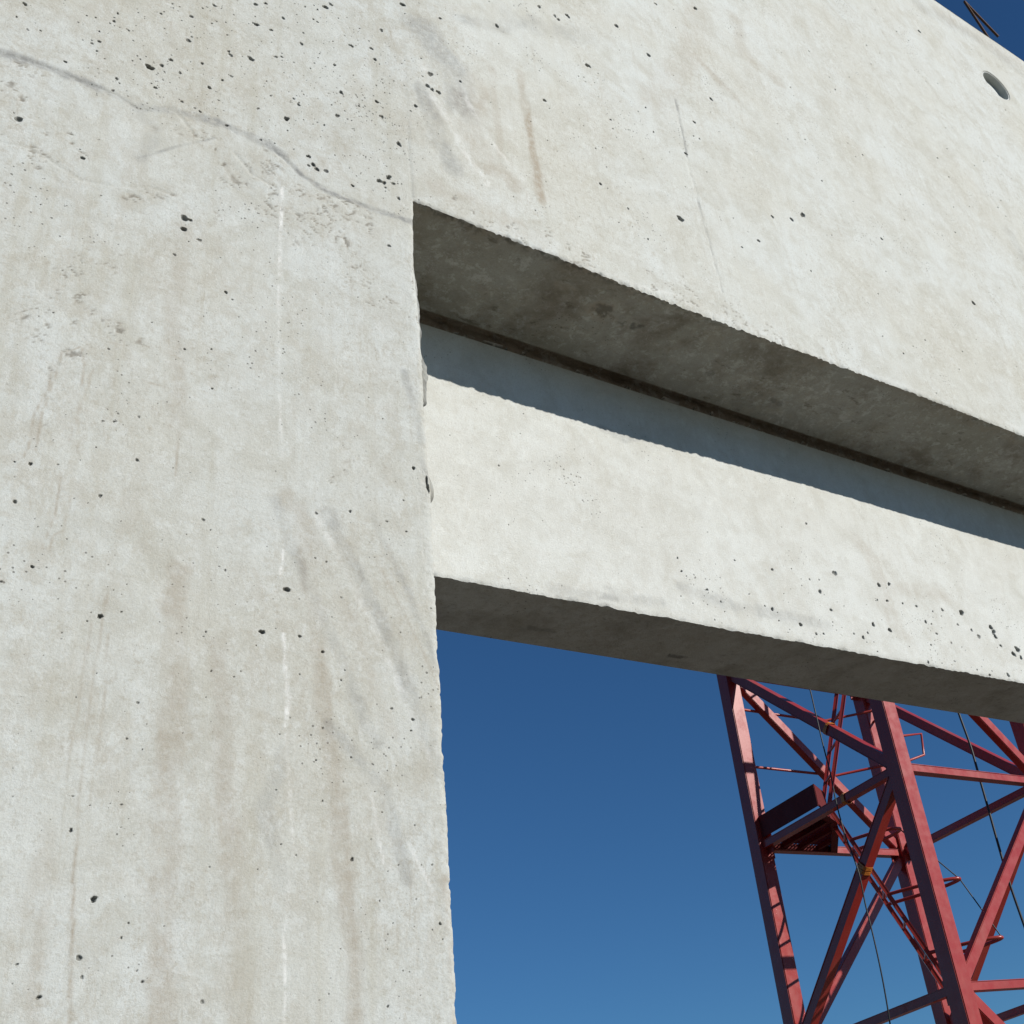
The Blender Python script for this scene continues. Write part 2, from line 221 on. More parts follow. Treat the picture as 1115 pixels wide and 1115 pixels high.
def plain(name, base, rough=.6, spec=.4, metal=0., nscale=40, var=.35):
    t = NT(name)
    t.l.new(t.mix(t.ramp(t.noise(nscale, 4, .65), .35, .7), base, tuple(c * (1 - var) for c in base)), t.b.inputs['Base Color'])
    t.b.inputs['Roughness'].default_value = rough; t.b.inputs['Metallic'].default_value = metal
    t.b.inputs['Specular IOR Level'].default_value = spec
    t.l.new(t.bump(t.noise(nscale * 3, 3), .3, .001), t.b.inputs['Normal'])
    return t.m

M_WALL = concrete('concrete_wall', (.580, .600, .570), (.530, .525, .465), tonex=(.70, .95, .90), streak=1.25)
M_BEAM = concrete('concrete_beam', (.60, .612, .578), (.565, .567, .525), streak=.3, grit=.45)
M_SOFF = concrete('concrete_soffit', (.36, .36, .325), (.31, .305, .255), dirt=.62, streak=.2)  # concrete copy toned darker to deepen the shade under the header
M_UNDER = concrete('concrete_underside', (.66, .66, .61), (.57, .56, .50), dirt=.36, streak=.2)  # copy toned lighter to make up for weak bounce under the beam
M_MORT = concrete('mortar', (.42, .36, .28), (.26, .215, .16), marks=False, dirt=.5)
M_RED = paint('red_paint', (.315, .028, .022), .29, dust=.16, spec=.45)
M_DECK = paint('dark_red_paint', (.12, .014, .014), .7, spec=.2, dust=.03)
M_TAPE = plain('orange_tape', (.62, .20, .03), .45)
M_CABLE = plain('black_rubber', (.025, .028, .028), .5)
M_RUST = plain('rusty_steel', (.11, .058, .034), .75, .3, .3, 120)
M_PIPE = plain('grey_plastic', (.52, .54, .51), .5, .4, 0, 20, .15)
def ground_mat():
    t = NT('bare_soil')
    c = t.mix(t.ramp(t.noise(.35, 6, .6), .4, .65), (.110, .092, .068), (.075, .062, .046))
    c = t.mix(t.ramp(t.noise(9, 6, .7), .45, .7, 0, .6), c, (.13, .115, .09))
    t.l.new(c, t.b.inputs['Base Color']); t.b.inputs['Roughness'].default_value = .95
    t.l.new(t.bump(t.noise(14, 6, .7), .8, .03), t.b.inputs['Normal'])
    return t.m
M_GROUND = ground_mat()

# ------------------------------------------------------------------ pitted surface patches
def pit_shape(fx, fz, p):
    x, z, r, sx, rot, dep, sd = p
    dx = fx - x; dz = fz - z
    c, s = math.cos(rot), math.sin(rot)
    u = (dx * c + dz * s) / sx; v = (-dx * s + dz * c)
    th = np.arctan2(v, u)
    a_ = .4 + .6 * math.sin(sd * 3.7) ** 2
    k = 1 + a_ * (.20 * np.sin(2 * th + sd) + .14 * np.sin(3 * th + 2.3 * sd) + .10 * np.sin(5 * th + 4.1 * sd))
    return np.hypot(u, v) / (r * k)

def make_pits(lst, extra, depth=1.5):
    out = []
    for (x, z, r) in list(lst) + list(extra):
        out.append((x, z, r * rng.uniform(1.02, 1.2), rng.uniform(.85, 1.3), rng.uniform(-1.5, 1.5), r * depth * rng.uniform(.45, 1.2), rng.uniform(0, 6)))
    return out

def surface(xs, zs, mask, pos, nrm, pits=(), N=4, rim=None):
    """grid patch; quads near a pit are split N x N and sunk.  pos(x,z)->(P,marks)"""
    X, Z = np.meshgrid(xs, zs, indexing='ij')
    nx, nz = X.shape
    P, A = pos(X, Z)
    P = P.reshape(-1, 3); A = A.reshape(-1, 4)
    idx = np.arange(nx * nz).reshape(nx, nz)
    keep = mask((X[:-1, :-1] + X[1:, 1:]) / 2, (Z[:-1, :-1] + Z[1:, 1:]) / 2)
    ref = np.zeros_like(keep)
    for p in pits:
        rr = p[2] * max(1, p[3]) * 1.6 + .0005
        i0 = max(0, np.searchsorted(xs, p[0] - rr) - 1); i1 = min(nx - 1, np.searchsorted(xs, p[0] + rr))
        j0 = max(0, np.searchsorted(zs, p[1] - rr) - 1); j1 = min(nz - 1, np.searchsorted(zs, p[1] + rr))
        if i1 > i0 and j1 > j0: ref[i0:i1, j0:j1] = True
    ref &= keep
    base = keep & ~ref
    I, J = np.nonzero(base)
    Q = np.stack([idx[I, J], idx[I + 1, J], idx[I + 1, J + 1], idx[I, J + 1]], 1)
    I, J = np.nonzero(ref)
    if len(I):
        c = [P[idx[I, J]], P[idx[I + 1, J]], P[idx[I + 1, J + 1]], P[idx[I, J + 1]]]
        a = [A[idx[I, J]], A[idx[I + 1, J]], A[idx[I + 1, J + 1]], A[idx[I, J + 1]]]
        s = np.linspace(0, 1, N + 1); S, T = np.meshgrid(s, s, indexing='ij')
        S = S.ravel()[None, :, None]; T = T.ravel()[None, :, None]
        def bil(v): return (v[0][:, None] * (1 - S) * (1 - T) + v[1][:, None] * S * (1 - T) + v[2][:, None] * S * T + v[3][:, None] * (1 - S) * T)
        FP = bil(c).reshape(-1, 3); FA = bil(a).reshape(-1, 4)
        fx = (xs[I][:, None, None] * (1 - S) + xs[I + 1][:, None, None] * S).ravel()
        fz = (zs[J][:, None, None] * (1 - T) + zs[J + 1][:, None, None] * T).ravel()
        order = np.argsort(fx, kind='stable'); sx_ = fx[order]
        D = np.zeros(len(fx))
        for p in pits:
            rr = p[2] * max(1, p[3]) * 1.6
            a0 = np.searchsorted(sx_, p[0] - rr); a1 = np.searchsorted(sx_, p[0] + rr)
            k = order[a0:a1]; k = k[np.abs(fz[k] - p[1]) < rr]
            if not len(k): continue
            if p[6] < 0:                                # a clean round sleeve hole
                rho = np.hypot(fx[k] - p[0], fz[k] - p[1]) / p[2]
                d = p[5] * (1 - sstep(.985, 1.0, rho)); gr = np.zeros(len(k))
            else:
                rho = pit_shape(fx[k], fz[k], p)
                d = p[5] * np.clip(1 - rho ** 3, 0, 1); gr = (.50 + .25 * math.sin(p[6] * 5.1) ** 2) * np.clip(1.25 - rho ** 4 * 1.25, 0, 1)  # pit colour darkened, part grime, part painted inner shade
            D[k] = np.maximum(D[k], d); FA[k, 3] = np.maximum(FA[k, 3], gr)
        FP = FP + np.asarray(nrm)[None] * D[:, None]
        m = (N + 1) ** 2; off = len(P) + np.arange(len(I)) * m
        g = np.arange(m).reshape(N + 1, N + 1)
        q = np.stack([g[:-1, :-1], g[1:, :-1], g[1:, 1:], g[:-1, 1:]], -1).reshape(-1, 4)
        Q = np.concatenate([Q, (off[:, None, None] + q[None]).reshape(-1, 4)])
        P = np.concatenate([P, FP]); A = np.concatenate([A, FA])
    used = np.zeros(len(P), bool); used[Q.ravel()] = True
    remap = np.cumsum(used) - 1
    return P[used], remap[Q], A[used]

def join(parts):
    V, Q, A = [], [], []; n = 0
    for v, q, a in parts:
        V.append(v); Q.append(q + n); A.append(a); n += len(v)
    return np.concatenate(V), np.concatenate(Q), np.concatenate(A)

def plain_patch(us, vs, f):
    U_, V_ = np.meshgrid(us, vs, indexing='ij'); P = f(U_, V_)
    nx, nz = U_.shape; idx = np.arange(nx * nz).reshape(nx, nz)
    Q = np.stack([idx[:-1, :-1], idx[1:, :-1], idx[1:, 1:], idx[:-1, 1:]], -1).reshape(-1, 4)
    return P.reshape(-1, 3), Q, np.zeros((nx * nz, 4))

def spaced(a, b, s0, s1):
    n = max(1, int(round((b - a) / ((s0 + s1) / 2)))); t = np.linspace(0, 1, n + 1)
    w = s0 * t + (s1 - s0) * t * t / 2
    return a + (b - a) * w / w[-1]

# ---- the front wall -------------------------------------------------
WY, WY2 = 1.5, 1.769          # front and back of the wall
XJ, ZH, ZT = .757, 1.868 + G, 4.503 + G
XL, XR, XP = -14., 5.3, 4.45  # wall ends, right jamb; left end stretched unseen to shade the ground
JX = ([0.2, 2.0, 2.72, 2.95, 3.10, 3.22, 3.30, 3.36, ZH], [-.001, -.001, .002, -.001, -.001, -.006, -.008, -.004, 0])
HZ = ([.757, 1.066, 1.3, 1.585, 1.861, 2.2, 2.65, 4.45], [.004, .001, -.006, -.009, -.003, .002, -.002, 0])
def jamb_dx(z): return np.interp(z, *JX) + .0005 * fbm(z * 25, z * 0 + 2, 2, 5) - .0030 * np.clip(fbm(z * 70, z * 0 + 7, 3, 6) - .5, 0, 1) - .004 * np.clip(fbm(z * 22, z * 0 + 8, 2, 9) - .45, 0, 1) 
def head_dz(x): return np.interp(x, *HZ) + .0006 * fbm(x * 60, x * 0 + 4, 3, 15) + (1 - .65 * sstep(1.5, 2.4, x)) * (.0045 * np.clip(fbm(x * 95, x * 0 + 9, 4, 16) - .05, 0, 1) + .006 * np.clip(fbm(x * 38, x * 0 + 3, 3, 19) - .45, 0, 1))
def jamb_dy(z): return .0012 + .003 * np.clip(fbm(z * 120, z * 0 + 1, 3, 41), 0, 1)
def head_dy(x): return .0012 + .004 * np.clip(fbm(x * 130, x * 0 + 6, 3, 43), 0, 1)

def wall_h(x, z, want=False):                                  # outward relief in metres
    h = .0010 * fbm(x * 2.6, z * 1.8, 2, 1) + .00022 * fbm(x * 19, z * 17, 3, 2) + .00017 * fbm(x * 85, z * 80, 3, 3)
    zs = np.interp(x, [p[0] for p in SEAM], [p[1] for p in SEAM]) + .004 * fbm(x * 30, z * 4, 3, 71)
    pier = 1 - sstep(.745, .765, x)
    d = zs - z
    h = h + pier * (.0014 * sstep(-.006, .010, d) * (1 - .6 * sstep(.02, .25, d)) - .0019 * np.exp(-(d / .0030) ** 2) * sstep(-.5, .2, fbm(x * 22, z * 5, 3, 72)))
    # crumbly creases below the pour line and round the corner
    wx = x + .03 * fbm(x * 9, z * 9, 3, 51); wz = z + .03 * fbm(x * 9 + 5, z * 9, 3, 52)
    cn = fbm(wx * 16 + wz * 6, wz * 34, 3, 53)
    reg = sstep(-.01, .03, d) * (1 - sstep(.16, .30, d)) * pier
    reg2 = np.exp(-(((x - .27) / .16) ** 2 + ((z - 2.92) / .17) ** 2)) * pier
    reg3 = np.exp(-(((x - .55) / .12) ** 2 + ((z - 2.80) / .08) ** 2)) * pier
    reg4 = (1 - sstep(.01, .16, z - ZH)) * (1 - sstep(1.5, 2.2, x)) * (1 - pier)
    pat = sstep(-.25, .35, fbm(x * 14, z * 14, 3, 57)) * (.25 + .75 * sstep(0, .5, fbm(x * 45, z * 45, 2, 58)))
    m = np.clip((reg * 2.0 + reg2 * 1.5 + reg3 * 1.3 + reg4 * 1.5) * pat, 0, 1.1)
    k1 = m * np.exp(-(cn / .034) ** 2)
    cn2 = fbm(wx * 40, wz * 60 + 3, 2, 59)
    k2 = m * np.exp(-(cn2 / .055) ** 2)
    cn3 = fbm(wx * 95 + 9, wz * 120 + 3, 2, 60)
    k3 = m * sstep(.45, .7, cn3)
    h = h - (.0009 + .0008 * reg) * k1 - .0007 * k2 - .0005 * k3
    if want: return np.clip(k1 + .8 * k2 + .6 * k3, 0, 1)
    h = h + .0008 * sstep(.752, .760, x) * sstep(ZH, ZH + .01, z) * (1 - .7 * sstep(.76, 1.1, x)) * (1 - sstep(3.7, 4.1, z)) - .0006 * np.exp(-((x - .753 - .003 * fbm(z * 20, z * 0, 2, 77)) / .002) ** 2) * sstep(ZH, ZH + .02, z) * (1 - sstep(3.6, 3.75, z))
    for r in RIDGE:
        x0 = min(p[0] for p in r) - .02; x1 = max(p[0] for p in r) + .02; z0 = min(p[1] for p in r) - .02; z1 = max(p[1] for p in r) + .02
        s = (x > x0) & (x < x1) & (z > z0) & (z < z1)
        if s.any():
            dd = dpoly(x[s] + .004 * fbm(x[s] * 50, z[s] * 50, 2, 61), z[s], r); h[s] -= .0012 * np.exp(-(dd / .0022) ** 2)
    return h

def marks(x, z, ML):
    A = np.zeros(x.shape + (4,))
    wob = .5 + .5 * fbm(x * 60, z * 25, 3, 81)
    pm = fbm(x * 26 + 3, z * 14, 4, 83)
    ox = .006 * fbm(x * 8, z * 6, 3, 82)
    for c, w, s, pts in ML:
        m = w * 2.2 + .01
        x0 = min(p[0] for p in pts) - m; x1 = max(p[0] for p in pts) + m; z0 = min(p[1] for p in pts) - m; z1 = max(p[1] for p in pts) + m
        k = (x > x0) & (x < x1) & (z > z0) & (z < z1)
        if not k.any(): continue
        d = dpoly(x[k] + ox[k] * min(1, w / .01), z[k], pts)
        ww = w * (.65 + .7 * wob[k])
        f = s * (1 - sstep(.35, 1.3, d / ww)) * (.45 + .55 * sstep(-.45, .30, pm[k]))
        A[k, c] = np.maximum(A[k, c], f)
    return A

def wall_pos(x, z):
    h = wall_h(x, z)
    P = np.empty(x.shape + (3,))
    dj = np.where(z < ZH + 1e-6, XJ - x, 9.); dh = np.where(x > XJ - 1e-6, z - ZH, 9.)
    ej = np.exp(-np.clip(dj, 0, 9) / .012) * (dj > -1e-6); eh = np.exp(-np.clip(dh, 0, 9) / .012) * (dh > -1e-6)
    corner = np.hypot(np.clip(XJ - x, 0, 9), np.clip(z - ZH, 0, 9))
    near = np.minimum(np.minimum(np.where(dj > -1e-6, dj, 9), np.where(dh > -1e-6, dh, 9)), corner)
    h = h + .0012 * fbm(x * 150, z * 150, 2, 91) * np.exp(-near / .012)
    hb = h * (1 - np.exp(-near / .003))
    y = WY - hb
    y = y + np.where(dj < 1, jamb_dy(z) * np.exp(-np.clip(dj, 0, 9) / .003), 0) * (dj > -1e-6)
    y = np.maximum(y, WY - hb + np.where(dh < 1, head_dy(x) * np.exp(-np.clip(dh, 0, 9) / .004), 0) * (dh > -1e-6))
    P[..., 0] = x + jamb_dx(z) * ej; P[..., 1] = y; P[..., 2] = z + head_dz(x) * eh
    A = marks(x, z, WALL_MARKS)
    cr = wall_h(x, z, True)
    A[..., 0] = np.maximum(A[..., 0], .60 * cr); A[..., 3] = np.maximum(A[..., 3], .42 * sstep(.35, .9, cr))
    return P, A

extra = []
for _ in range(1250):                                    # the bubbly top of the pier
    px, pz = rng.uniform(-.02, .80), rng.uniform(3.38, 4.2)
    if vnoise(px * 9, pz * 9, 5) < -.25: continue
    if pz < np.interp(px, [p[0] for p in SEAM], [p[1] for p in SEAM]): continue
    extra.append((px, pz, rng.choice([.0008, .0011, .0015, .0021], p=[.46, .32, .16, .06])))
for _ in range(420):
    extra.append((rng.uniform(-.02, .75), rng.uniform(1.9, 3.4), rng.choice([.0006, .0009, .0012], p=[.5, .35, .15])))
for _ in range(340):
    px = .76 + 3.1 * rng.random() ** 1.5; pz = ZH + .03 + 2.4 * rng.random()
    extra.append((px, pz, rng.choice([.0011, .0016, .0022], p=[.5, .35, .15]) * (1 + .25 * (px - .76))))
for _ in range(50):
    extra.append((rng.normal(1.3, .18), rng.normal(4.05, .2), rng.choice([.0010, .0016])))
HOLE = (3.525, 4.060 + G, .0835)
wpits = make_pits(WALL_PITS, [e for e in extra if e[1] > 1.9]) + [(HOLE[0], HOLE[1], HOLE[2], 1, 0, .16, -1), (.7535, 2.785, .0034, 5., 1.60, .009, 1.0)]
xs = np.concatenate([spaced(-.10, XJ, .003, .003), spaced(XJ, 4.1, .0034, .0060)[1:]])
zs = np.concatenate([spaced(1.80, ZH, .003, .003), spaced(ZH, 4.3, .0034, .0034)[1:], spaced(4.3, ZT, .0042, .0060)[1:]])
def wmask(x, z): return ~((x > XJ) & (z < ZH)) & (z < 4.42 + .80 * np.clip(x - .757, 0, 9))
wall_parts = [surface(xs, zs, wmask, wall_pos, (0, 1, 0), wpits)]
XF, ZF0 = xs[0], zs[0]
# coarser remainder of the front face, outside this view
def flat_pos(x, z): return np.stack([x, WY - wall_h(x, z), z], -1), np.zeros(x.shape + (4,))
T = lambda x, z: np.ones(x.shape, bool)
wall_parts.append(surface(spaced(-2.5, XF, .03, .03), spaced(0, ZT, .03, .03), T, flat_pos, (0, 1, 0)))
wall_parts.append(surface(spaced(XL, -2.5, .12, .12), spaced(0, ZT, .12, .12), T, flat_pos, (0, 1, 0)))  # far left stretch, added out of view for the shade it casts
wall_parts.append(surface(spaced(XF, XJ, .02, .02), spaced(0, ZF0, .02, .02), T, flat_pos, (0, 1, 0)))
wall_parts.append(surface(spaced(XF, 4.1, .02, .02), spaced(4.30, ZT, .02, .02), lambda x, z: z > 4.40 + .80 * np.clip(x - .757, 0, 9) - .0, lambda x, z: (np.stack([x, WY + .003 - wall_h(x, z), z], -1), np.zeros(x.shape + (4,))), (0, 1, 0)))
wall_parts.append(surface(spaced(4.1, XR, .03, .03), spaced(0, ZT, .03, .03), lambda x, z: ~((x < XP) & (z < ZH)), flat_pos, (0, 1, 0)))
# jamb, soffit, top, ends and back
yy = np.concatenate([[0], np.geomspace(.0012, WY2 - WY, 60)])
def jamb_face(y, z):
    e = np.exp(-y / .012)
    lump = np.exp(-((y - .020) / .013) ** 2) * (.020 * sstep(2.96, 2.98, z) * (1 - sstep(3.04, 3.08, z)) + .011 * sstep(3.02, 3.06, z) * (1 - sstep(3.26, 3.34, z))) * (.75 + .45 * fbm(z * 38, y * 30, 3, 99))
    chip = .015 * np.exp(-((y - .016) / .010) ** 2) * np.exp(-((z - 2.785) / .028) ** 4)
    x = XJ + jamb_dx(z) * e + (lump + chip + .0008 * fbm(y * 70, z * 70, 3, 33)) * (1 - np.exp(-y / .004))
    return np.stack([x, WY + y + jamb_dy(z) * np.exp(-y / .003), z + 0 * y], -1)
jv, jq, ja = plain_patch(yy, np.concatenate([spaced(0, 1.8, .03, .03)[:-1], zs[zs <= ZH + 1e-9]]), jamb_face)
ja[:, 3] = .62 * ((jv[:, 2] > 2.93) & (jv[:, 2] < 3.36) | (np.abs(jv[:, 2] - 2.785) < .035)) * (jv[:, 1] > WY + .006) * (.8 + .5 * fbm(jv[:, 2] * 60, jv[:, 1] * 60, 3, 12))
wall_parts.append((jv, jq, np.clip(ja, 0, 1)))
wall_parts.append(plain_patch([0, .269], [0, ZH], lambda y, z: np.stack([XP + 0 * y, WY + y, z], -1)))
pier_v, pier_q, pier_a = join(wall_parts)

def soffit_h(x, y, seed):
    return .0009 * fbm(x * 6, y * 14, 3, seed) + .00035 * fbm(x * 40, y * 40, 3, seed + 1) + .0012 * np.exp(-(fbm(x * 9, y * 22, 3, seed + 2) / .03) ** 2) * sstep(.1, .5, fbm(x * 3, y * 5, 2, seed + 3))
xsof = np.concatenate([xs[xs >= XJ - 1e-9], spaced(4.1, XP, .03, .03)[1:]])
def soffit(x, y):
    z = ZH + head_dz(x) * np.exp(-y / .012) + soffit_h(x, y, 101) * (1 - np.exp(-y / .006))
    X = x + jamb_dx(np.full_like(x, ZH)) * np.exp(-(x - XJ) / .012) * np.exp(-y / .012)
    return np.stack([X, WY + y + head_dy(x) * np.exp(-y / .004), z], -1)
ys_ = np.concatenate([[0, .001, .002, .0035], spaced(.005, WY2 - WY, .004, .005)])
sv, sq, sa = plain_patch(xsof, ys_, soffit)
# brown form-release stains on the underside
for (cx, cy, rx, ry, s, c) in ((1.265, .098, .036, .020, 1.6, 3), (1.335, .108, .036, .014, 1.1, 3), (1.25, .10, .06, .03, .7, 0), (1.62, .17, .02, .012, .5, 3), (1.85, .19, .025, .014, .55, 3), (1.14, .07, .03, .012, .5, 0), (2.6, .03, .25, .012, .5, 0)):
    X_, Y_ = sv[:, 0], sv[:, 1] - WY
    f = np.exp(-(((X_ - cx) / rx) ** 2 + ((Y_ - cy) / ry) ** 2)) * (.6 + .8 * fbm(X_ * 60, Y_ * 60, 3, 5))
    sa[:, c] = np.maximum(sa[:, c], np.clip(s * sstep(.15, .55, f), 0, 1) * (.55 if c == 3 else 1))
edge = np.exp(-np.abs(sv[:, 1] - WY) / (.018 + .012 * fbm(sv[:, 0] * 9, 0 * sv[:, 0], 3, 8)))
e2 = np.exp(-(np.abs(sv[:, 1] - WY) / .016) ** 2) * (1 - sstep(1.3, 2.2, sv[:, 0])) 
sa[:, 3] = np.maximum(sa[:, 3], .6 * e2 * sstep(-.1, .4, fbm(sv[:, 0] * 120, sv[:, 1] * 120, 3, 7)))
sa[:, 0] = np.maximum(sa[:, 0], .75 * edge * (fbm(sv[:, 0] * 14, sv[:, 1] * 14, 3, 6) > -.35))

wall = empty('concrete_wall', (0, WY, 0), label='pale precast concrete wall in front, pitted pier on the left and deep header over the opening', cat='wall')
def wpart(name, v, q, a, mat, parent, label=None, base=(0, WY, 0)):
    me = np_mesh(name, np.asarray(v) - np.array(base), q, a)
    o = mesh_obj(name, me, mat, parent)
    if label: o['label'] = label
    return o
wpart('wall_face', pier_v, pier_q, pier_a, M_WALL, wall)
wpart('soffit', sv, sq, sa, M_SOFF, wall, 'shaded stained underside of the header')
def boxes_quads(bs):
    V, Q = [], []
    for (x0, x1, y0, y1, z0, z1) in bs:
        n = len(V)
        V += [(x, y, z) for z in (z0, z1) for x, y in ((x0, y0), (x1, y0), (x1, y1), (x0, y1))]
        for f in ((0, 3, 2, 1), (4, 5, 6, 7), (0, 1, 5, 4), (1, 2, 6, 5), (2, 3, 7, 6), (3, 0, 4, 7)): Q.append([n + i for i in f])
    return np.array(V, float), np.array(Q), np.zeros((len(V), 4))
# core of the wall set 9 mm behind the modelled skin
bv, bq, ba = boxes_quads([(XL, XJ - .012, WY + .012, WY2, 0, ZT - .004), (XJ - .012, 3.40, WY + .012, WY2, ZH + .012, ZT - .004), (3.65, XP + .012, WY + .012, WY2, ZH + .012, ZT - .004), (3.40, 3.65, WY + .012, WY2, ZH + .012, HOLE[1] - .12), (3.40, 3.65, WY + .012, WY2, HOLE[1] + .12, ZT - .004), (XP + .012, XR, WY + .012, WY2, 0, ZT - .004)])
o = wpart('wall_core', bv, bq, ba, M_WALL, wall)
tv, tq, ta = plain_patch(np.concatenate([spaced(XL, -2.5, .2, .2), spaced(-2.5, XR, .02, .02)[1:]]), spaced(-.001, WY2 - WY, .01, .01), lambda x, y: np.stack([x, WY + y - wall_h(x, x * 0 + ZT) * (y < .001), ZT + .0015 * fbm(x * 9, y * 30, 3, 44) * (y > .001)], -1))
wpart('wall_top', tv, tq, ta, M_WALL, wall)

# sleeve through the header
def ring_mesh(name, R1, R2, d0, d1, cap, seg=56):
    bm = bmesh.new(); rows = []
    for (r, y) in ((R1, d0 + .004), (R1, d0), (R2, d0), (R2, d1)):
        rows.append([bm.verts.new((r * math.cos(2 * math.pi * i / seg), y, r * math.sin(2 * math.pi * i / seg))) for i in range(seg)])
    for a, b in zip(rows[:-1], rows[1:]):
        for i in range(seg): bm.faces.new((a[i], a[(i + 1) % seg], b[(i + 1) % seg], b[i]))
    if cap: bm.faces.new(rows[-1][::-1])
    bmesh.ops.recalc_face_normals(bm, faces=bm.faces[:])
    me = bpy.data.meshes.new(name); bm.to_mesh(me); bm.free(); return me
slv = mesh_obj('pipe_sleeve', ring_mesh('pipe_sleeve', .0822, .0782, .0035, .034, True), M_PIPE, wall)
slv.location = (HOLE[0], 0, HOLE[1])

# ---- the beam behind ------------------------------------------------
BY = 1.769 * 1.0115; BZ0 = 1.1896 * 1.0115 + G; BZ1 = 1.825 * 1.0115 + G
def beam_dz(x): return .0012 * fbm(x * 100, x * 0 + 4, 3, 115) + .004 * np.clip(fbm(x * 24, x * 0 + 3, 2, 119) - .3, 0, 1)
def beam_pos(x, z):
    h = .0008 * fbm(x * 2.6, z * 3, 2, 201) + .00018 * fbm(x * 21, z * 19, 3, 202) + .00012 * fbm(x * 75, z * 70, 3, 203)
    d = z - BZ0; e = np.exp(-d / .012)
    y = BY - h * (1 - np.exp(-d / .003)) + (.0018 + .003 * np.clip(fbm(x * 70, x * 0 + 6, 3, 243), 0, 1)) * np.exp(-d / .004)
    return np.stack([x, y, z + beam_dz(x) * e], -1), marks(x, z, BEAM_MARKS)
bex = []
for _ in range(150):
    px = 3.3 - 1.9 * rng.random() ** 1.3; pz = BZ0 + .012 + .22 * rng.random() ** 1.4
    bex.append((px, pz, rng.choice([.0012, .0017, .0024], p=[.5, .33, .17])))
for _ in range(60): bex.append((rng.uniform(.9, 3.2), rng.uniform(BZ0 + .02, BZ1), rng.choice([.0009, .0013])))
bxs = spaced(.80, 3.7, .0035, .0065); bzs = spaced(BZ0, BZ1, .0045, .0045)
bp = [surface(bxs, bzs, T, beam_pos, (0, 1, 0), make_pits(BEAM_PITS, bex))]
fp = lambda x, z: (np.stack([x, BY + 0 * x, z], -1), np.zeros(x.shape + (4,)))
bp.append(surface(spaced(XL, .80, .1, .1), spaced(BZ0, BZ1, .1, .1), T, fp, (0, 1, 0)))
bp.append(surface(spaced(3.7, XR, .1, .1), spaced(BZ0, BZ1, .1, .1), T, fp, (0, 1, 0)))
v, q, a = join(bp)
beam = empty('concrete_beam', (0, BY, BZ0), label='smooth pale concrete beam behind the header, a slanting shadow edge along its face', cat='beam')
bb = (0, BY, BZ0)
wpart('beam_face', v, q, a, M_BEAM, beam, base=bb)
BT = lambda x: .193 + .012 * (x - 1.)
def bsoff(x, y):
    t = BT(x) * y
    return np.stack([x, BY + t + (.0018 + .003 * np.clip(fbm(x * 70, x * 0 + 6, 3, 243), 0, 1)) * np.exp(-t / .004), BZ0 + beam_dz(x) * np.exp(-t / .012) + soffit_h(x, t, 301) * (1 - np.exp(-t / .006)) * (1 - sstep(.9, 1, y))], -1)
v, q, a = plain_patch(bxs, np.concatenate([[0, .005, .012, .02], spaced(.03, 1, .025, .025)]), bsoff)
for (cx, cy, rx, ry, s) in ((1.55, .15, .05, .010, .9), (2.05, .05, .014, .006, .9), (1.2, .13, .04, .01, .5)):
    f = np.exp(-(((v[:, 0] - cx) / rx) ** 2 + ((v[:, 1] - BY - cy) / ry) ** 2)) * (.6 + .8 * fbm(v[:, 0] * 50, v[:, 1] * 70, 3, 5))
    a[:, 3] = np.maximum(a[:, 3], .6 * s * sstep(.15, .55, f))
wpart('beam_underside', v, q, a, M_UNDER, beam, 'shaded underside of the beam', base=bb)
bmx = [-3.2, .8, 3.7, 5.3]
V, Q = [], []
for i, x in enumerate(bmx):
    w = BT(max(.8, min(3.7, x))); z0 = BZ0 + (.0004 if .8 <= x <= 3.7 else .0)
    V += [(x, BY, z0), (x, BY + w, z0), (x, BY + w, BZ1), (x, BY, BZ1)]
for i in range(3):
    n = 4 * i
    if i != 1: Q.append((n, n + 4, n + 5, n + 1))
    Q += [(n + 1, n + 5, n + 6, n + 2), (n + 2, n + 6, n + 7, n + 3)]
Q += [(0, 1, 2, 3), (12, 15, 14, 13)]
wpart('beam_back', V, Q, np.zeros((len(V), 4)), M_BEAM, beam, base=bb)
# grimy mortar squeezed into the joint above the beam
def mort(x, s):
    y = BY + .012 + .008 * s - .050 * sstep(.72, 1, s) + .004 * fbm(x * 35, s * 3, 3, 401) - .006 * np.clip(fbm(x * 12, s * 2 + 4, 3, 402), 0, 1)
    return np.stack([x, y, BZ1 - .012 + np.where(s < .72, .060 * s / .72, .060 + .002 * (s - .72))], -1)
v, q, a = plain_patch(spaced(.70, 4.6, .005, .007), spaced(0, 1, .05, .05), mort)
mo = wpart('mortar_joint', v, q, a, M_MORT, beam, 'dark crumbling mortar in the joint over the beam', base=bb)
mlist = []
for k in range(46):                                     # lighter crumbs left in the joint
    cx = rng.uniform(.95, 3.0); L = rng.choice([.004, .006, .009, .05], p=[.4, .3, .2, .1])
    mlist.append((cx, cx + L, BY + .004, BY + .014, (zb := BZ1 + rng.uniform(-.001, .016)), zb + rng.uniform(.0015, .004)))
v, q, a = boxes_quads(mlist)
v = v + .002 * rng.standard_normal(v.shape)
wpart('mortar_crumbs', v, q, a, M_UNDER, beam, base=bb)

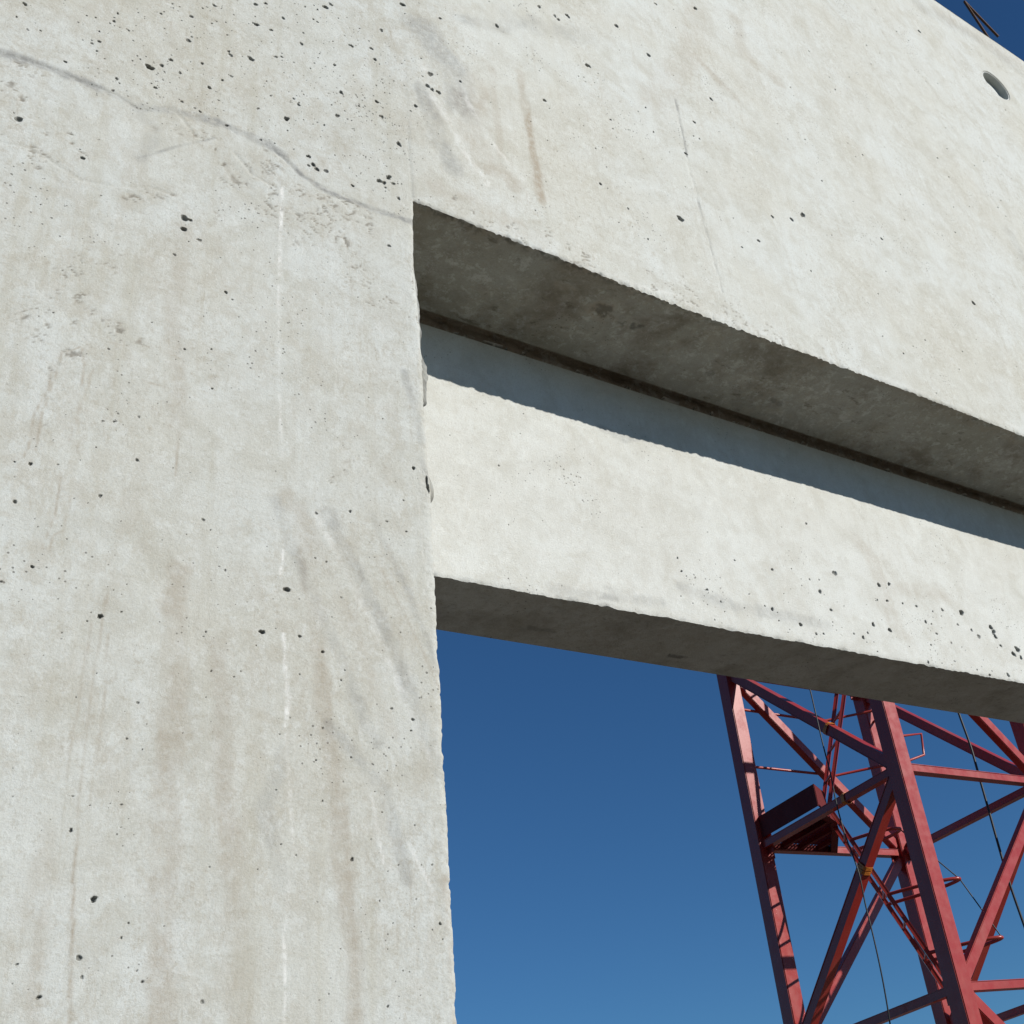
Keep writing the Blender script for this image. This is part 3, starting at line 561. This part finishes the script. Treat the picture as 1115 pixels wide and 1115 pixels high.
# hairpin of rebar on the wall top
def tube(name, pts, r, mat, parent=None, closed=False, res=2, sub=8, kind='POLY', cap=True):
    cu = bpy.data.curves.new(name, 'CURVE'); cu.dimensions = '3D'
    if kind == 'POLY':
        sp = cu.splines.new('POLY'); sp.points.add(len(pts) - 1)
        for p, c in zip(sp.points, pts): p.co = (*c, 1)
    else:
        sp = cu.splines.new('NURBS'); sp.points.add(len(pts) - 1)
        for p, c in zip(sp.points, pts): p.co = (*c, 1)
        sp.order_u = 3; sp.use_endpoint_u = True; sp.resolution_u = sub
    sp.use_cyclic_u = closed
    cu.bevel_depth = r; cu.bevel_resolution = res; cu.use_fill_caps = cap
    tmp = bpy.data.objects.new('tmp_curve', cu)
    me = bpy.data.meshes.new_from_object(tmp); me.name = name
    bpy.data.objects.remove(tmp); bpy.data.curves.remove(cu)
    return mesh_obj(name, me, mat, parent, smooth=True)

ap, l1, l2 = [np.array(p) for p in REBAR]
d1 = (l1 - ap); base1 = ap + d1 * ((ZT - .03 - ap[2]) / d1[2])
pts = [tuple(base1), tuple(l1), tuple(ap + d1 * .12), tuple(ap + np.array([-.004, 0, .006])), tuple(ap + (l2 - ap) * .08), tuple(l2)]
rb = tube('rebar_hairpin', pts, .0065, M_RUST, kind='NURBS')
tag(rb, 'thin rusty steel rebar hairpin sticking up from the top edge of the concrete wall', 'rebar')

# ---- tower crane mast ----------------------------------------------
MX, MY, MR = 6.08229437, 5.27946955, 0.005016561844782387
crane = empty('tower_crane', (MX, MY, 0), MR, label='red lattice tower crane mast standing behind the concrete opening', cat='crane')
W, S = 1.6, .1291
WW = W + S; C0 = S / 2; C1 = W + S / 2
def barmesh(name, p, q, w, h, up=(0, 0, 1), bev=.004, mat=None, parent=None, ext=0.):
    p = Vector(p); q = Vector(q); d = (q - p); L = d.length; d.normalize()
    u = Vector(up); s = d.cross(u)
    if s.length < 1e-4: s = d.cross(Vector((1, 0, 0)))
    s.normalize(); t = s.cross(d)
    bm = bmesh.new()
    bmesh.ops.create_cube(bm, size=1)
    for vtx in bm.verts:
        c = vtx.co.copy()
        vtx.co = p + d * ((c.x + .5) * (L + 2 * ext) - ext) + s * (c.y * w) + t * (c.z * h)
    if bev: bmesh.ops.bevel(bm, geom=bm.edges[:], offset=bev, segments=2, affect='EDGES')
    bmesh.ops.recalc_face_normals(bm, faces=bm.faces[:])
    me = bpy.data.meshes.new(name); bm.to_mesh(me); bm.free()
    return mesh_obj(name, me, mat, parent)
CP = {'FL': (C0, C0), 'FR': (C1, C0), 'BL': (C0, C1), 'BR': (C1, C1)}
ZTOP = 12.2
for k, (cx, cy) in CP.items():
    lg = barmesh('leg', (cx, cy, .12), (cx, cy, ZTOP), S, S, (0, 1, 0), .006, M_RED, crane)
LV = [1.21 + 1.49 * k + G + (.045 if k > 1 else 0) for k in range(-1, 7)]       # levels of the horizontal bars
def faces(): return (('FL', 'FR'), ('FL', 'BL'), ('FR', 'BR'), ('BL', 'BR'))
def inset(a, b, z0, z1, g=.055):
    pa = Vector((*CP[a], z0)); pb = Vector((*CP[b], z1)); d = (pb - pa).normalized()
    return pa + d * g, pb - d * g
for z in LV:
    for a, b in faces():
        p, q = inset(a, b, z, z)
        barmesh('cross_bar', p, q, .060, .056, (0, 0, 1), .004, M_RED, crane)
for i, (z0, z1) in enumerate(zip(LV[:-1], LV[1:])):
    # levels alternate: at z = 2.70 the braces meet the FL leg (left face) and the FR leg (front face)
    lowodd = (i % 2 == 0)                              # lower level is -.28, 2.70, ...
    for a, b in faces():
        n27 = {('FL', 'FR'): 'FR', ('FL', 'BL'): 'FL', ('FR', 'BR'): 'FR', ('BL', 'BR'): 'BR'}[(a, b)]
        other = b if n27 == a else a
        if lowodd: p, q = inset(n27, other, z0, z1, .09)
        else: p, q = inset(other, n27, z0, z1, .09)
        out = {('FL', 'FR'): (0, 1, 0), ('BL', 'BR'): (0, 1, 0)}.get((a, b), (1, 0, 0))
        barmesh('diagonal_brace', p, q, .078, .070, out, .005, M_RED, crane)
# gusset plates where the braces meet a leg
for z in LV:
    for a, b in faces():
        for k, o_ in ((a, b), (b, a)):
            pa = Vector((*CP[k], z)); dd = (Vector((*CP[o_], z)) - pa).normalized()
            if a + b in ('FLFR', 'BLBR'): off = Vector((0, .012, 0))
            else: off = Vector((.012, 0, 0))
            barmesh('gusset_plate', pa + dd * .06 + off, pa + dd * .135 + off, .010, .15, (0, 0, 1), .002, M_RED, crane) if z in LV[1:4] else None
fb = mesh_obj('footing', bpy.data.meshes.new('footing'), M_MORT, crane)
bm = bmesh.new(); bmesh.ops.create_cube(bm, size=1)
for vtx in bm.verts: vtx.co = Vector((WW / 2 + vtx.co.x * 3.4, WW / 2 + vtx.co.y * 3.4, .06 + vtx.co.z * .16))
bmesh.ops.bevel(bm, geom=bm.edges[:], offset=.02, segments=2, affect='EDGES'); bm.to_mesh(fb.data); bm.free()

# rest platform in the back left corner
PZ = 2.735 + G
plat = empty('platform', (0, 0, 0)); plat.parent = crane
poly = [(.07, .92), (.07, 1.63), (.84, 1.66), (.42, 1.17), (.27, 1.03)]
def seg_clip(px, py, dx, dy):
    ts = []
    for (x0, y0), (x1, y1) in zip(poly, poly[1:] + poly[:1]):
        ex, ey = x1 - x0, y1 - y0; det = dx * (-ey) + dy * ex
        if abs(det) < 1e-9: continue
        t = ((x0 - px) * (-ey) + (y0 - py) * ex) / det; s = (dx * (y0 - py) - dy * (x0 - px)) / det
        if -1e-9 <= s <= 1 + 1e-9: ts.append(t)
    return (min(ts), max(ts)) if len(ts) > 1 else None
def bars_mesh(name, segs, w, h, mat, parent):
    V, Q = [], []
    for p, q in segs:
        p = np.array(p, float); q = np.array(q, float); d = q - p; L = np.linalg.norm(d)
        if L < .01: continue
        d /= L; s = np.cross(d, [0, 0, 1]); s /= np.linalg.norm(s); n = len(V)
        for e in (p, q):
            for a_, b_ in ((-1, -1), (1, -1), (1, 1), (-1, 1)): V.append(e + s * a_ * w / 2 + np.array([0, 0, b_ * h / 2]))
        for f in ((0, 1, 2, 3), (7, 6, 5, 4), (0, 4, 5, 1), (1, 5, 6, 2), (2, 6, 7, 3), (3, 7, 4, 0)): Q.append([n + i for i in f])
    me = np_mesh(name, V, Q, smooth=False)
    return mesh_obj(name, me, mat, parent)
segs = []
for ang, sp_, dz in ((.35, .034, 0), (-.35, .034, .004)):
    dx, dy = math.sin(ang), math.cos(ang); nx_, ny_ = dy, -dx
    for k in np.arange(-1.6, 1.8, sp_):
        c = seg_clip(.4 + nx_ * k, 1.3 + ny_ * k, dx, dy)
        if c: segs.append(((.4 + nx_ * k + dx * c[0], 1.3 + ny_ * k + dy * c[0], PZ + dz), (.4 + nx_ * k + dx * c[1], 1.3 + ny_ * k + dy * c[1], PZ + dz)))
bars_mesh('grating', segs, .006, .012, M_DECK, plat)
for (p, q) in zip(poly, poly[1:] + poly[:1]):
    barmesh('platform_frame', (*p, PZ - .035), (*q, PZ - .035), .05, .05, (0, 0, 1), .003, M_DECK, plat)
for k in range(1, 4):
    x = .07 + .19 * k
    c = seg_clip(x, 1.2, 0, 1)
    barmesh('joist', (x, 1.2 + c[0], PZ - .028), (x, 1.2 + c[1], PZ - .028), .03, .035, (0, 0, 1), .002, M_DECK, plat)
TB = [((.045, 1.62), (.045, .92)), ((.045, .92), (.27, 1.055))]
for (p, q) in TB: barmesh('toe_board', (*p, PZ + .105), (*q, PZ + .105), .006, .17, (0, 0, 1), .001, M_DECK, plat)
for zz in (3.40, 3.915):
    end = (1.655, .81) if zz < 3.5 else (1.655, 1.36)
    tube('guard_rail', [(.12, 1.70, zz + G), (1.13, 1.715, zz + G), (1.47, 1.41, zz + G), (1.60, 1.30, zz + G), (1.66, 1.36, zz + G), (1.665, 1.62, zz + G)], .012, M_RED, plat)

# ladders
def ladder(name, far, near, z0, z1, rung=.24, lab=None):
    l = empty(name, (0, 0, 0)); l.parent = crane
    far = [np.array(p) for p in far]; near = [np.array(p) for p in near]
    def at(pr, z): a_, b_ = pr; return tuple(a_ + (b_ - a_) * (z - a_[2]) / (b_[2] - a_[2]))
    for pr in (far, near): barmesh('rail', at(pr, z0), at(pr, z1), .032, .022, (0.7, 0.7, 0), .003, M_RED, l)
    z = z0 + .1
    while z < z1 - .05:
        tube('rung', [at(near, z), at(far, z)], .011, M_RED, l, res=2)
        z += rung
    if lab: l['label'] = lab
    return l
lowf = LOW; lown = [(x - .205, y - .222, z) for x, y, z in LOW]
ladder('ladder', lowf, lown, 1.25 + G, 2.70 + G)
ladder('ladder', UPL, UPR, 2.76 + G, 4.9 + G)
# safety hoops of the lower ladder
LWf = [np.array(p) for p in lowf]; LWn = [np.array(p) for p in lown]
for tip in TIPS:
    tip = np.array(tip); z = tip[2] + .02
    f_ = LWf[0] + (LWf[1] - LWf[0]) * (z - LWf[0][2]) / (LWf[1][2] - LWf[0][2])
    n_ = LWn[0] + (LWn[1] - LWn[0]) * (z - LWn[0][2]) / (LWn[1][2] - LWn[0][2])
    mid = (f_ + n_) / 2; o_ = tip - mid
    pts = [tuple(f_), tuple(f_ + o_ * .55), tuple(f_ * .3 + mid * .7 + o_ * 1.0), tuple(n_ * .3 + mid * .7 + o_ * 1.0), tuple(n_ + o_ * .55), tuple(n_)]
    tube('safety_hoop', pts, .013, M_RED, crane, kind='NURBS')
hu = [np.array(p) for p in HU]
tube('cable_bracket', [tuple(hu[0] - (.14, .0, .02)), HU[0], HU[1], HU[2], HU[3], tuple(hu[3] - (.16, 0, .05))], .010, M_RED, crane)

# cables and tape
def to_w(p): 
    c, s = math.cos(MR), math.sin(MR); return (MX + c * p[0] - s * p[1], MY + s * p[0] + c * p[1], p[2])
c1 = tube('cable', [to_w(p) for p in CABLE_ONE] + [to_w((-.05, .70, 1.6)), to_w((-.05, .74, .14))], .0052, M_CABLE, kind='NURBS')
tag(c1, 'thin black cable hanging down the left face of the crane, tied on with orange tape', 'cable')
c2 = tube('cable', [to_w((CABLE_TWO[0][0] - .1, .3, 11.5))] + [to_w(p) for p in CABLE_TWO] + [to_w((CABLE_TWO[-1][0] + .1, .3, .14))], .0095, M_CABLE, kind='NURBS')
tag(c2, 'thicker dark cable hanging straight down inside the right half of the crane', 'cable')
t_ = [np.array(p) for p in TIPS]
c3 = tube('wire', [to_w(tuple(t_[2] + (0, 0, 0))), to_w(tuple(t_[1])), to_w(tuple(t_[0])), ], .0045, M_CABLE)
tag(c3, 'thin wire stretched between the ladder hoops right of the central crane leg', 'wire')
def wrap(name, p, q, w, lab, n=4):
    p = Vector(p); q = Vector(q); d = (q - p).normalized()
    t0 = empty(name, to_w(tuple(p)), MR, label=lab, cat='tape')
    bm = bmesh.new()
    for k in range(n):
        c = d * (k - (n - 1) / 2) * .017
        a = Vector((0, 1, 0)) if abs(d.y) < .9 else Vector((1, 0, 0))
        s = d.cross(Vector((1, 0, 0))).normalized(); t = s.cross(d).normalized()
        a1 = rng.uniform(-.004, .004)
        ring = []
        for dd in (-.007, .007):
            r_ = []
            for i in range(16):
                th = 2 * math.pi * (i + .5) / 16
                cx_, cy_ = math.cos(th), math.sin(th); m_ = max(abs(cx_), abs(cy_))
                rr = w / 2 * (1 / m_ * .75 + .3)
                r_.append(bm.verts.new(c + d * (dd + a1 * cx_) + s * cx_ * rr + t * cy_ * rr))
            ring.append(r_)
        for i in range(16): bm.faces.new((ring[0][i], ring[0][(i + 1) % 16], ring[1][(i + 1) % 16], ring[1][i]))
    me = bpy.data.meshes.new('tape_band'); bm.to_mesh(me); bm.free()
    o = mesh_obj('tape_band', me, M_TAPE, t0)
    sm = o.modifiers.new('s', 'SOLIDIFY'); sm.thickness = .003
    return t0
p, q = inset('BL', 'FL', LV[1], LV[2], .09)          # the brace the tape is on
def on_brace(p, q, v):
    k = (v - p.y) / (q.y - p.y); return p + (q - p) * k
b0 = on_brace(p, q, .625)
wrap('cable_tie', b0, q, .088, 'band of orange tape round the crimson brace below the platform')
p2, q2 = inset('FL', 'BL', LV[2], LV[3], .09)
b1 = on_brace(p2, q2, .64)
wrap('cable_tie', b1, q2, .088, 'orange tape round the upper brace, just under the concrete beam', 2)
b2 = Vector((C0, .64, LV[2]))
wrap('cable_tie', b2, b2 + Vector((0, 1, 0)), .072, 'orange tape round the level crane bar beside the platform', 2)

# ---- ground, sky, sun, camera --------------------------------------
gv, gq, ga = plain_patch(np.concatenate([[-4000, -600, -120], np.linspace(-30, 40, 71), [150, 700, 4000]]), np.concatenate([[-4000, -600, -120], np.linspace(-30, 40, 71), [150, 700, 4000]]),
    lambda x, y: np.stack([x, y, (.05 * fbm(x * .4, y * .4, 3, 501) * (np.abs(x) < 60) * (np.abs(y) < 60)) * sstep(0, 1, np.abs(y - 1.6) / 3) - .004], -1))
g = mesh_obj('ground', np_mesh('ground', gv, gq), M_GROUND); tag(g, 'bare brown building site ground', kind='structure')

SUN = Vector((.60, -1.0, .585)).normalized()
el = math.asin(SUN.z); az = math.atan2(SUN.x, SUN.y)
ld = bpy.data.lights.new('sun', 'SUN'); ld.energy = 5.0; ld.angle = math.radians(.53); ld.color = (1, .962, .90)
lo = bpy.data.objects.new('sun', ld); COL.objects.link(lo); lo.rotation_euler = (-SUN).to_track_quat('-Z', 'Y').to_euler(); lo.location = (6, -10, 8)
wd = bpy.data.worlds.new('World'); sc.world = wd; wd.use_nodes = True
nt = wd.node_tree; bg = nt.nodes['Background']
sky = nt.nodes.new('ShaderNodeTexSky'); sky.sky_type = 'NISHITA'; sky.sun_disc = False
sky.sun_elevation = el; sky.sun_rotation = az; sky.altitude = 600; sky.air_density = 1.0; sky.dust_density = .15; sky.ozone_density = 2.2
tint = nt.nodes.new('ShaderNodeMix'); tint.data_type = 'RGBA'; tint.blend_type = 'MULTIPLY'; tint.inputs[0].default_value = 1
nt.links.new(sky.outputs[0], tint.inputs[6]); tint.inputs[7].default_value = (.40, .765, 1.09, 1)      # very clear, polarised blue
nt.links.new(tint.outputs[2], bg.inputs[0]); bg.inputs[1].default_value = .072
cam = bpy.data.cameras.new('camera'); co = bpy.data.objects.new('camera', cam); COL.objects.link(co)
Rv, Uv, Fv = [Vector(v) for v in CAMAX]
mw = Matrix(((Rv.x, Uv.x, -Fv.x, 0), (Rv.y, Uv.y, -Fv.y, 0), (Rv.z, Uv.z, -Fv.z, G), (0, 0, 0, 1)))
co.matrix_world = mw
cam.sensor_width = 36; cam.lens = 36 * 1288.5 / 1115; cam.shift_x = (557.5 - 836) / 1115; cam.clip_start = .05; cam.clip_end = 12000
sc.camera = co
sc.view_settings.view_transform = 'Standard'; sc.view_settings.look = 'None'; sc.view_settings.exposure = 0.; sc.view_settings.gamma = 1
